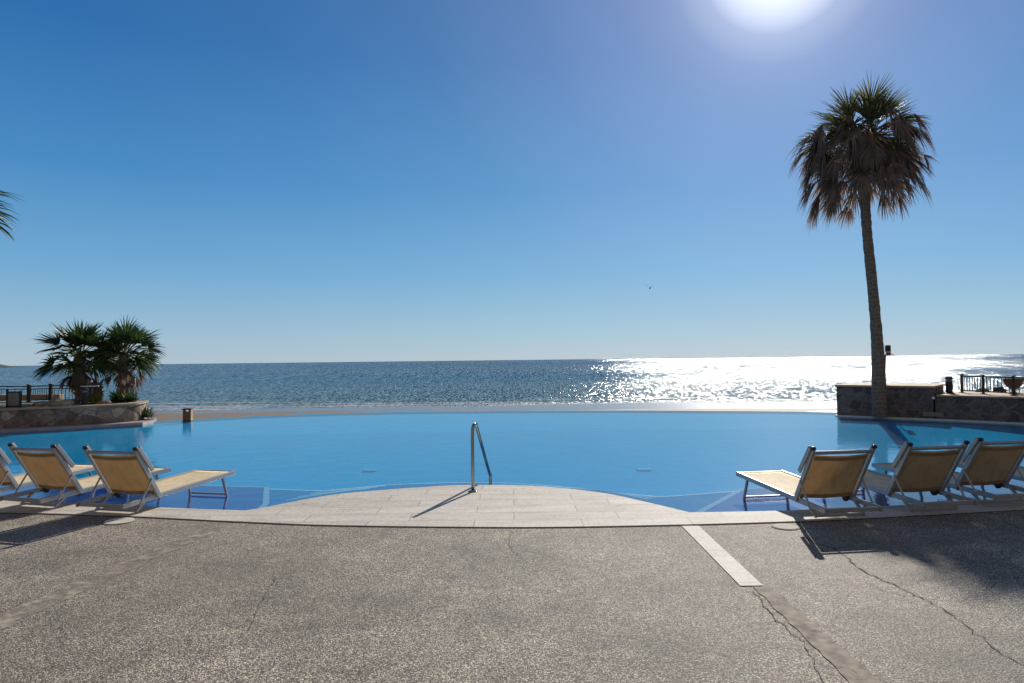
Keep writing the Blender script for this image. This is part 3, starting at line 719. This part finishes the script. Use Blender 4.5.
# bird
t = thing('bird', 'tiny grey sea bird flying above the sea', 'bird', (12.08, 60, 7.88), R(60))
bm = bmesh.new()
lathe(bm, [(.01, -.22), (.05, -.12), (.065, 0), (.05, .12), (.025, .2), (.01, .26)], seg=10)
bmesh.ops.rotate(bm, verts=bm.verts, matrix=Matrix.Rotation(R(70), 3, 'Y'))
def wing(s):
    a = [bm.verts.new(p) for p in ((-.10, s * .03, .02), (.10, s * .03, .03), (.08, s * .22, .20), (-.02, s * .22, .17), (.0, s * .5, .36))]
    bm.faces.new((a[0], a[1], a[2], a[3])); bm.faces.new((a[3], a[2], a[4]))
wing(1); wing(-1)
link('body', bm, M['bird'], t)

# ------------------------------------------------------------------ pool handrail
t = thing('handrail', 'bent polished steel handrail standing on the half round stone apron', 'handrail', (-0.54, 9.19, .012))
ctrl = [(0, 0, 0), (0, 0, .70), (.004, .005, .82), (.018, .04, .875), (.035, .10, .872), (.055, .17, .82), (.180, .92, .13), (.195, .985, .07), (.20, 1.0, -.01), (.20, 1.0, -.50)]
bm = bmesh.new()
P = []
for i in range(len(ctrl) - 1):
    a, b = Vector(ctrl[i]), Vector(ctrl[i + 1]); p0 = Vector(ctrl[max(i - 1, 0)]); p3 = Vector(ctrl[min(i + 2, len(ctrl) - 1)])
    for k in range(5):
        s = k / 5; P.append(a.lerp(b, s) if (b - a).length > .3 else 0.5 * ((2 * a) + (b - p0) * s + (2 * p0 - 5 * a + 4 * b - p3) * s * s + (3 * a - p0 - 3 * b + p3) * s ** 3))
P.append(Vector(ctrl[-1])); tube(bm, P, .0235, 16)
link('tube', bm, M['steel'], t, True)
bm = bmesh.new(); lathe(bm, [(.065, 0.001), (.065, .010), (.05, .018), (.026, .024)], seg=28); link('flange', bm, M['steel'], t, True)

# ------------------------------------------------------------------ sun loungers
LL, ZF, ZH, WS, WB, SB, ST, ZT = 2.03, .215, .15, .33, .363, .55, .16, .752
def make_lounger():
    t = thing('sun_lounger', '', 'sun lounger')
    zr = lambda s: ZH + (ZF - ZH) * s / LL
    for sx in (-1, 1):
        bm = bmesh.new(); bar(bm, (sx * (WS - .015), 0, zr(0) - .02), (sx * (WS - .015), LL, zr(LL) - .02), .032, .056, .006); link('side_rail', bm, M['alu'], t)
    bm = bmesh.new(); bar(bm, (-WS + .03, LL - .02, ZF - .02), (WS - .03, LL - .02, ZF - .02), .030, .046, .006); link('foot_rail', bm, M['alu'], t)
    bm = bmesh.new(); bar(bm, (-WS + .03, .03, ZH - .02), (WS - .03, .03, ZH - .02), .030, .046, .006); link('head_rail', bm, M['alu'], t)
    # seat sling: slightly sagging fabric, thin but solid
    def sling(name, f, nu, nv, th):
        bm = bmesh.new(); top = []; bot = []
        for i in range(nu + 1):
            top.append([bm.verts.new(f(i / nu, j / nv, 0)) for j in range(nv + 1)]); bot.append([bm.verts.new(f(i / nu, j / nv, th)) for j in range(nv + 1)])
        for i in range(nu):
            for j in range(nv):
                bm.faces.new((top[i][j], top[i + 1][j], top[i + 1][j + 1], top[i][j + 1])); bm.faces.new((bot[i][j], bot[i][j + 1], bot[i + 1][j + 1], bot[i + 1][j]))
        for i in range(nu):
            bm.faces.new((top[i][0], bot[i][0], bot[i + 1][0], top[i + 1][0])); bm.faces.new((top[i][nv], top[i + 1][nv], bot[i + 1][nv], bot[i][nv]))
        for j in range(nv):
            bm.faces.new((top[0][j], top[0][j + 1], bot[0][j + 1], bot[0][j])); bm.faces.new((top[nu][j], bot[nu][j], bot[nu][j + 1], top[nu][j + 1]))
        return link(name, bm, M['seat_fabric' if name == 'seat' else 'fabric'], t, True)
    def fs(u, v, th):
        s = SB + .06 + (LL - .04 - SB - .06) * u; x = (-1 + 2 * v) * (WS - .032)
        return (x, s, zr(s) - .004 - .022 * math.sin(math.pi * v) * math.sin(math.pi * min(1, max(0, u))) ** .5 - th)
    sling('seat', fs, 16, 8, .003)
    # backrest
    g = Vector((0, SB, zr(SB) - .03)); kpt = Vector((0, ST, ZT)); d = (kpt - g).normalized(); nrm = Vector((0, d.z, -d.y))      # nrm points towards the foot end
    for sx in (-1, 1):
        bm = bmesh.new(); bar(bm, g + Vector((sx * (WB - .02), 0, 0)), kpt + Vector((sx * (WB - .02), 0, 0)), .030, .056, .006, nrm); link('back_rail', bm, M['alu'], t)
        a = kpt + d * .01 + nrm * .028 + Vector((sx * (WB + .005), 0, 0)); b = a - d * .37 + nrm * .035
        bm = bmesh.new(); bar(bm, a, b, .024, .052, .006, nrm); arm = link('side_arm', bm, M['alu'], t)
        bm = bmesh.new(); bmesh.ops.create_uvsphere(bm, u_segments=16, v_segments=10, radius=.030, matrix=Matrix.Translation(kpt + d * .012 + Vector((sx * (WB - .012), 0, 0))) @ Matrix.Diagonal((1.1, 1, .8, 1)))
        link('end_cap', bm, M['dark_cap'], t, True)
    bm = bmesh.new(); bar(bm, kpt - d * .05 + Vector((-WB + .03, 0, 0)), kpt - d * .05 + Vector((WB - .03, 0, 0)), .030, .034, .005, nrm); link('top_rail', bm, M['alu'], t)
    bm = bmesh.new(); bar(bm, g + d * .06 + Vector((-WB + .05, 0, 0)), g + d * .06 + Vector((WB - .05, 0, 0)), .024, .024, .004, nrm); link('lower_rail', bm, M['alu'], t)
    BLn = (kpt - g).length
    def fb(u, v, th):
        s = .05 + (BLn - .05 - .074) * u; x = (-1 + 2 * v) * (WB - .046 - .004 * u)
        p = g + d * s - nrm * (.025 * math.sin(math.pi * v) + th + .004); return (x, p.y, p.z)
    sling('back_sling', fb, 14, 10, .003)
    for q in (.085, BLn - .115):
        c_ = g + d * q - nrm * .012; wq = WB - .056
        bm = bmesh.new()
        for i in range(8):
            x0, x1 = -wq + 2 * wq * i / 8, -wq + 2 * wq * (i + 1) / 8
            o0, o1 = .025 * math.sin(math.pi * i / 8), .025 * math.sin(math.pi * (i + 1) / 8)
            bar(bm, c_ + Vector((x0, 0, 0)) - nrm * o0, c_ + Vector((x1, 0, 0)) - nrm * o1, .045 if False else .006, .006) if False else bar(bm, c_ + Vector((x0, 0, 0)) - nrm * o0, c_ + Vector((x1, 0, 0)) - nrm * o1, .046, .004, 0, nrm)
        link('hem', bm, M['hem'], t)
    # struts and rear feet
    m1 = g + d * (BLn * .40)
    for sx in (-1, 1):
        bm = bmesh.new(); bar(bm, m1 + Vector((sx * (WB + .004), 0, 0)), Vector((sx * (WB + .004), .20, zr(.2) - .05)), .012, .022, .003, (0, 0, 1) if False else (sx, 0, 0)); link('strut', bm, M['alu'], t)
        bm = bmesh.new(); bar(bm, (sx * (WS - .05), .40, zr(.4) - .03), (sx * (WS - .05), .24, .016), .026, .028, .004, (1, 0, 0)); link('leg', bm, M['alu'], t)
        bm = bmesh.new(); lathe(bm, [(.035, -.02), (.048, -.012), (.048, .012), (.035, .02)], seg=16)
        bmesh.ops.rotate(bm, verts=bm.verts, matrix=Matrix.Rotation(R(90), 3, 'Y')); bmesh.ops.translate(bm, verts=bm.verts, vec=(sx * (WS - .055), SB + .02, zr(SB) - .02))
        link('hinge', bm, M['dark_cap'], t, True)
        # foot end U-legs, standing on the flooded shelf
        bm = bmesh.new(); bar(bm, (sx * (WS - .05), LL - .24, zr(LL) - .03), (sx * (WS - .03), LL - .14, -.10 - .058), .030, .030, .005, (1, 0, 0)); link('leg', bm, M['alu'], t)
    bm = bmesh.new(); bar(bm, (-WS + .065, .247, .028), (WS - .065, .247, .028), .024, .024, .004); link('rear_crossbar', bm, M['alu'], t)
    bm = bmesh.new(); bar(bm, (-WS + .055, LL - .153, -.085), (WS - .055, LL - .153, -.085), .024, .024, .004); link('front_crossbar', bm, M['alu'], t)
    return t
def copy_tree(o, parent=None):
    c = o.copy(); COL.objects.link(c)
    if parent: c.parent = parent
    for ch in list(o.children):
        copy_tree(ch, c)
    return c
spots = [(3.545, 7.233, -.132, 'sunlit lounger nearest the pool steps in the right row'),
         (4.723, 7.498, -.153, 'shaded lounger second from the steps in the right row'),
         (5.745, 7.867, -.175, 'shaded lounger cut by the right edge of the photo'),
         (6.93, 8.22, -.215, 'lounger beyond the right edge with only its foot end in view'),
         (-4.733, 7.917, .242, 'lounger nearest the pool steps in the left row, beside a drain cover'),
         (-5.92, 8.299, .300, 'middle lounger of the left row with tan sling back'),
         (-6.95, 8.62, .20, 'lounger at the left edge of the photo, partly cut off')]
proto = make_lounger()
for i, (x, y, th, lab) in enumerate(spots):
    o = proto if i == 0 else copy_tree(proto)
    o.location = (x, y, .012); o.rotation_euler = (0, 0, -th)
    o['label'] = lab; o['group'] = 'tan sling sun loungers along the coping'

# ------------------------------------------------------------------ palms
def fan(bm, base, d, upv, Rr, n, spread, droop, rnd, cup=0.25, wid=.03, fold=1.0):
    """one fan blade: n narrow segments radiating from base in the plane of d and its side vector"""
    side = d.cross(upv).normalized()
    if side.length < .1: side = Vector((1, 0, 0))
    nn = side.cross(d).normalized()
    for k in range(n):
        a = (-1 + 2 * k / (n - 1)) * spread + rnd.gauss(0, .03)
        L = Rr * (1 - .28 * (abs(a) / max(spread, .01)) ** 2) * rnd.uniform(.86, 1.08)
        dirv = (d * math.cos(a) + side * math.sin(a) + nn * (cup * abs(math.sin(a)) + rnd.gauss(0, .05))).normalized()
        w = side * math.cos(a) - d * math.sin(a); w = (w + nn * rnd.gauss(0, .5)).normalized()
        pts = []; p = Vector(base); dv = dirv.copy(); segs = 4
        for s in range(segs + 1):
            pts.append(p.copy()); t = (s + 1) / segs
            dv = (dv + Vector((rnd.gauss(0, .02), rnd.gauss(0, .02), -droop * t * t))).normalized(); p = p + dv * (L / segs)
        ww = [wid * .35, wid * .8, wid * .8, wid * .42, .002]
        vs = [(bm.verts.new(q - w * x), bm.verts.new(q + w * x)) for q, x in zip(pts, ww)]
        for (a1, b1), (a2, b2) in zip(vs, vs[1:]): bm.faces.new((a1, b1, b2, a2))
def crown(t, centre, Rp, Rf, n_green, n_dead, seed, gm, el_lo=-.15, wid=.03, dead_el=(-1.25, .05), dead_len=1.0, segn=26, dead_rp=1.0, gspread=(78, 105), out=.3, el_hi=1.42):
    rnd = random.Random(seed); c = Vector(centre)
    bmg, bmd, bms = bmesh.new(), bmesh.new(), bmesh.new()
    for i in range(n_green):
        u = (i + .5) / n_green; el = el_lo + (el_hi - el_lo) * (1 - u) ** 1.0 + rnd.gauss(0, .08); az = i * 2.39996 + rnd.gauss(0, .2)
        d = Vector((math.cos(az) * math.cos(el), math.sin(az) * math.cos(el), math.sin(el))); lp = Rp * rnd.uniform(.75, 1.15)
        st = c + Vector((rnd.gauss(0, .04), rnd.gauss(0, .04), rnd.uniform(-.1, .15)))
        mid = st + d * lp * .55 + Vector((0, 0, .03)); end = st + d * lp + Vector((0, 0, -.10 * lp * math.cos(el)))
        tube(bms, [st, mid, end], [.022, .015, .011], 5)
        dd = (end - mid).normalized(); dd = (dd + Vector((0, 0, -.10 - .18 * math.cos(el)))).normalized()
        upv = Vector((0, 0, 1)) if abs(dd.z) < .9 else Vector((math.cos(az), math.sin(az), 0)) * -1
        upv = (upv + Vector((rnd.gauss(0, .35), rnd.gauss(0, .35), 0))).normalized()
        fan(bmg, end - dd * .02, dd, upv, Rf * rnd.uniform(.85, 1.1), segn, R(rnd.uniform(*gspread)), rnd.uniform(.12, .35) * (1.0 if el < .6 else .35), rnd, .25, wid)
    for i in range(n_dead):
        el = dead_el[0] + (dead_el[1] - dead_el[0]) * rnd.random() ** .8; az = i * 2.39996 + rnd.gauss(0, .3)
        d = Vector((math.cos(az) * math.cos(el), math.sin(az) * math.cos(el), math.sin(el))); lp = Rp * rnd.uniform(.55, 1.1) * dead_rp
        st = c + Vector((0, 0, rnd.uniform(-.35, 0)))
        mid = st + d * lp * .5 + Vector((0, 0, .04)); end = st + d * lp + Vector((0, 0, -.18 * lp))
        tube(bmd, [st, mid, end], [.020, .013, .009], 5)
        dd = Vector((d.x * rnd.uniform(.1, 1.8) * out, d.y * rnd.uniform(.1, 1.8) * out, -1)).normalized()
        upv = Vector((d.x, d.y, .2)).normalized()
        fan(bmd, end, dd, upv, Rf * dead_len * rnd.uniform(.65, 1.05), int(segn * .85), R(rnd.uniform(28, 62)), rnd.uniform(.25, .6), rnd, .4, wid * .85)
    link('crown', bmg, gm, t, fixn=False)
    link('leaf_stalks', bms, M['petiole'], t)
    if n_dead: link('dead_fronds', bmd, M['leaf_brown'], t, fixn=False)
def trunk(t, pts, rad, rough=.02, seg=18, seed=3, name='trunk'):
    bm = bmesh.new(); rnd = random.Random(seed); P = [Vector(p) for p in pts]; out = []; rr = []
    for i in range(len(P) - 1):
        p0 = P[max(i - 1, 0)]; p1 = P[i]; p2 = P[i + 1]; p3 = P[min(i + 2, len(P) - 1)]
        for k in range(10):
            s = k / 10; out.append(0.5 * ((2 * p1) + (p2 - p0) * s + (2 * p0 - 5 * p1 + 4 * p2 - p3) * s * s + (3 * p1 - p0 - 3 * p2 + p3) * s ** 3))
            rr.append((rad[i] + (rad[i + 1] - rad[i]) * s) * (1 + rnd.uniform(-rough, rough) * 2))
    out.append(P[-1]); rr.append(rad[-1])
    tube(bm, out, rr, seg); return link(name, bm, M['bark'], t, True)

TX, TY = 10.84, 20.45
t = thing('palm_tree', 'tall fan palm with a shaggy brown skirt standing at the far right pool edge', 'palm tree', (TX, TY, -.045))
def rel(x, z): return (x - TX, 0, z + .045)
trunk(t, [rel(10.84, -.045), rel(10.84, .35), rel(10.84, .95), rel(10.83, 1.95), rel(10.77, 3.15), rel(10.69, 4.3), rel(10.62, 5.2), rel(10.58, 6.0), rel(10.53, 7.3), rel(10.52, 7.95)],
      [.225, .205, .19, .165, .15, .14, .135, .14, .16, .12], .03)
crown(t, (10.52 - TX, 0, 8.12), .98, 1.08, 44, 165, 11, M['leaf_olive'], el_lo=-.2, wid=.026, dead_el=(-.90, .70), dead_len=1.0, segn=28, dead_rp=1.62, gspread=(50, 82), out=.50, el_hi=1.22)

t = thing('palm_tree', 'tall fan palm mostly outside the left edge with frond tips in view', 'palm tree', (-15.0, 18.0, 0), 0)
trunk(t, [(0, 0, 0), (.05, 0, 2), (.0, 0, 4), (0, 0, 5.9)], [.22, .19, .16, .15], .03)
crown(t, (0, 0, 5.95), .85, 1.05, 30, 40, 21, M['leaf_dark'], wid=.03, dead_el=(-1.2, -.2))

for (x, y, zc, seed, lean, lab) in ((-14.25, 22.75, 2.12, 31, -.05, 'low bushy fan palm nearer the left railing, left one of the pair'), (-12.98, 23.1, 2.16, 47, .10, 'low bushy fan palm on the planter end, right one of the pair')):
    t = thing('palm_tree', lab, 'palm tree', (x, y, .505), 0, 'pair of low fan palms on the left planter')
    trunk(t, [(-lean, 0, 0), (-lean * .5, 0, .5), (0, 0, 1.0), (0, 0, zc - .62)], [.24, .19, .19, .14], .12, 14, seed)
    crown(t, (0, 0, zc - .70), .68, .74, 36, 12, seed, M['leaf_dark'], el_lo=-.35, wid=.034, dead_el=(-1.2, -.4), dead_len=.8, segn=24)

# stump and shrubs on the planter
t = thing('palm_stump', 'short brown palm stump between the two low palms', 'palm stump', (-13.58, 22.6, .55))
trunk(t, [(0, 0, 0), (0, 0, .25), (.02, 0, .5), (.02, 0, .62)], [.16, .17, .15, .07], .15, 12, 8, 'stump')
def spiky(x, y, z, n, L, wd, mat, seed, label, lo=.2, hi=1.4, droop=.18, group='shrubs on the left planter', name='shrub'):
    rnd = random.Random(seed); t = thing(name, label, 'shrub', (x, y, z), 0, group); bm = bmesh.new()
    for i in range(n):
        az = rnd.uniform(0, 6.28); el = rnd.uniform(lo, hi); dv = Vector((math.cos(az) * math.cos(el), math.sin(az) * math.cos(el), math.sin(el)))
        p = Vector((rnd.gauss(0, .08), rnd.gauss(0, .08), 0)); l = L * rnd.uniform(.6, 1.1); side = dv.cross(Vector((0, 0, 1))).normalized(); prev = None
        for s in range(5):
            ww = wd * (0.5, 1, .85, .5, .04)[s]; v = (bm.verts.new(p - side * ww), bm.verts.new(p + side * ww))
            if prev: bm.faces.new((prev[0], prev[1], v[1], v[0]))
            prev = v; dv = (dv + Vector((0, 0, -droop))).normalized(); p = p + dv * l / 4
    link('leaves', bm, mat, t, fixn=False)
    bm = bmesh.new()
    for k in range(5): tube(bm, [(rnd.gauss(0, .05), rnd.gauss(0, .05), 0), (rnd.gauss(0, .07), rnd.gauss(0, .07), L * .45)], [.012, .006], 5)
    link('stem', bm, M['petiole'], t)
spiky(-13.30, 21.9, .50, 130, .50, .020, M['leaf_yellow'], 3, 'yellow green spiky shrub beside the round table')
spiky(-12.75, 22.35, .55, 130, .45, .022, M['leaf'], 4, 'green spiky shrub at the foot of the right low palm')
spiky(-12.35, 22.3, .55, 110, .42, .024, M['leaf_dark'], 5, 'dark green shrub at the rounded end of the planter')
spiky(-13.05, 22.9, .55, 90, .55, .022, M['leaf_dark'], 6, 'dark spiky shrub between the two low palm trunks')
spiky(-11.80, 22.2, .05, 120, .42, .030, M['leaf_dark'], 7, 'dark leafy plant just outside the rounded planter end')
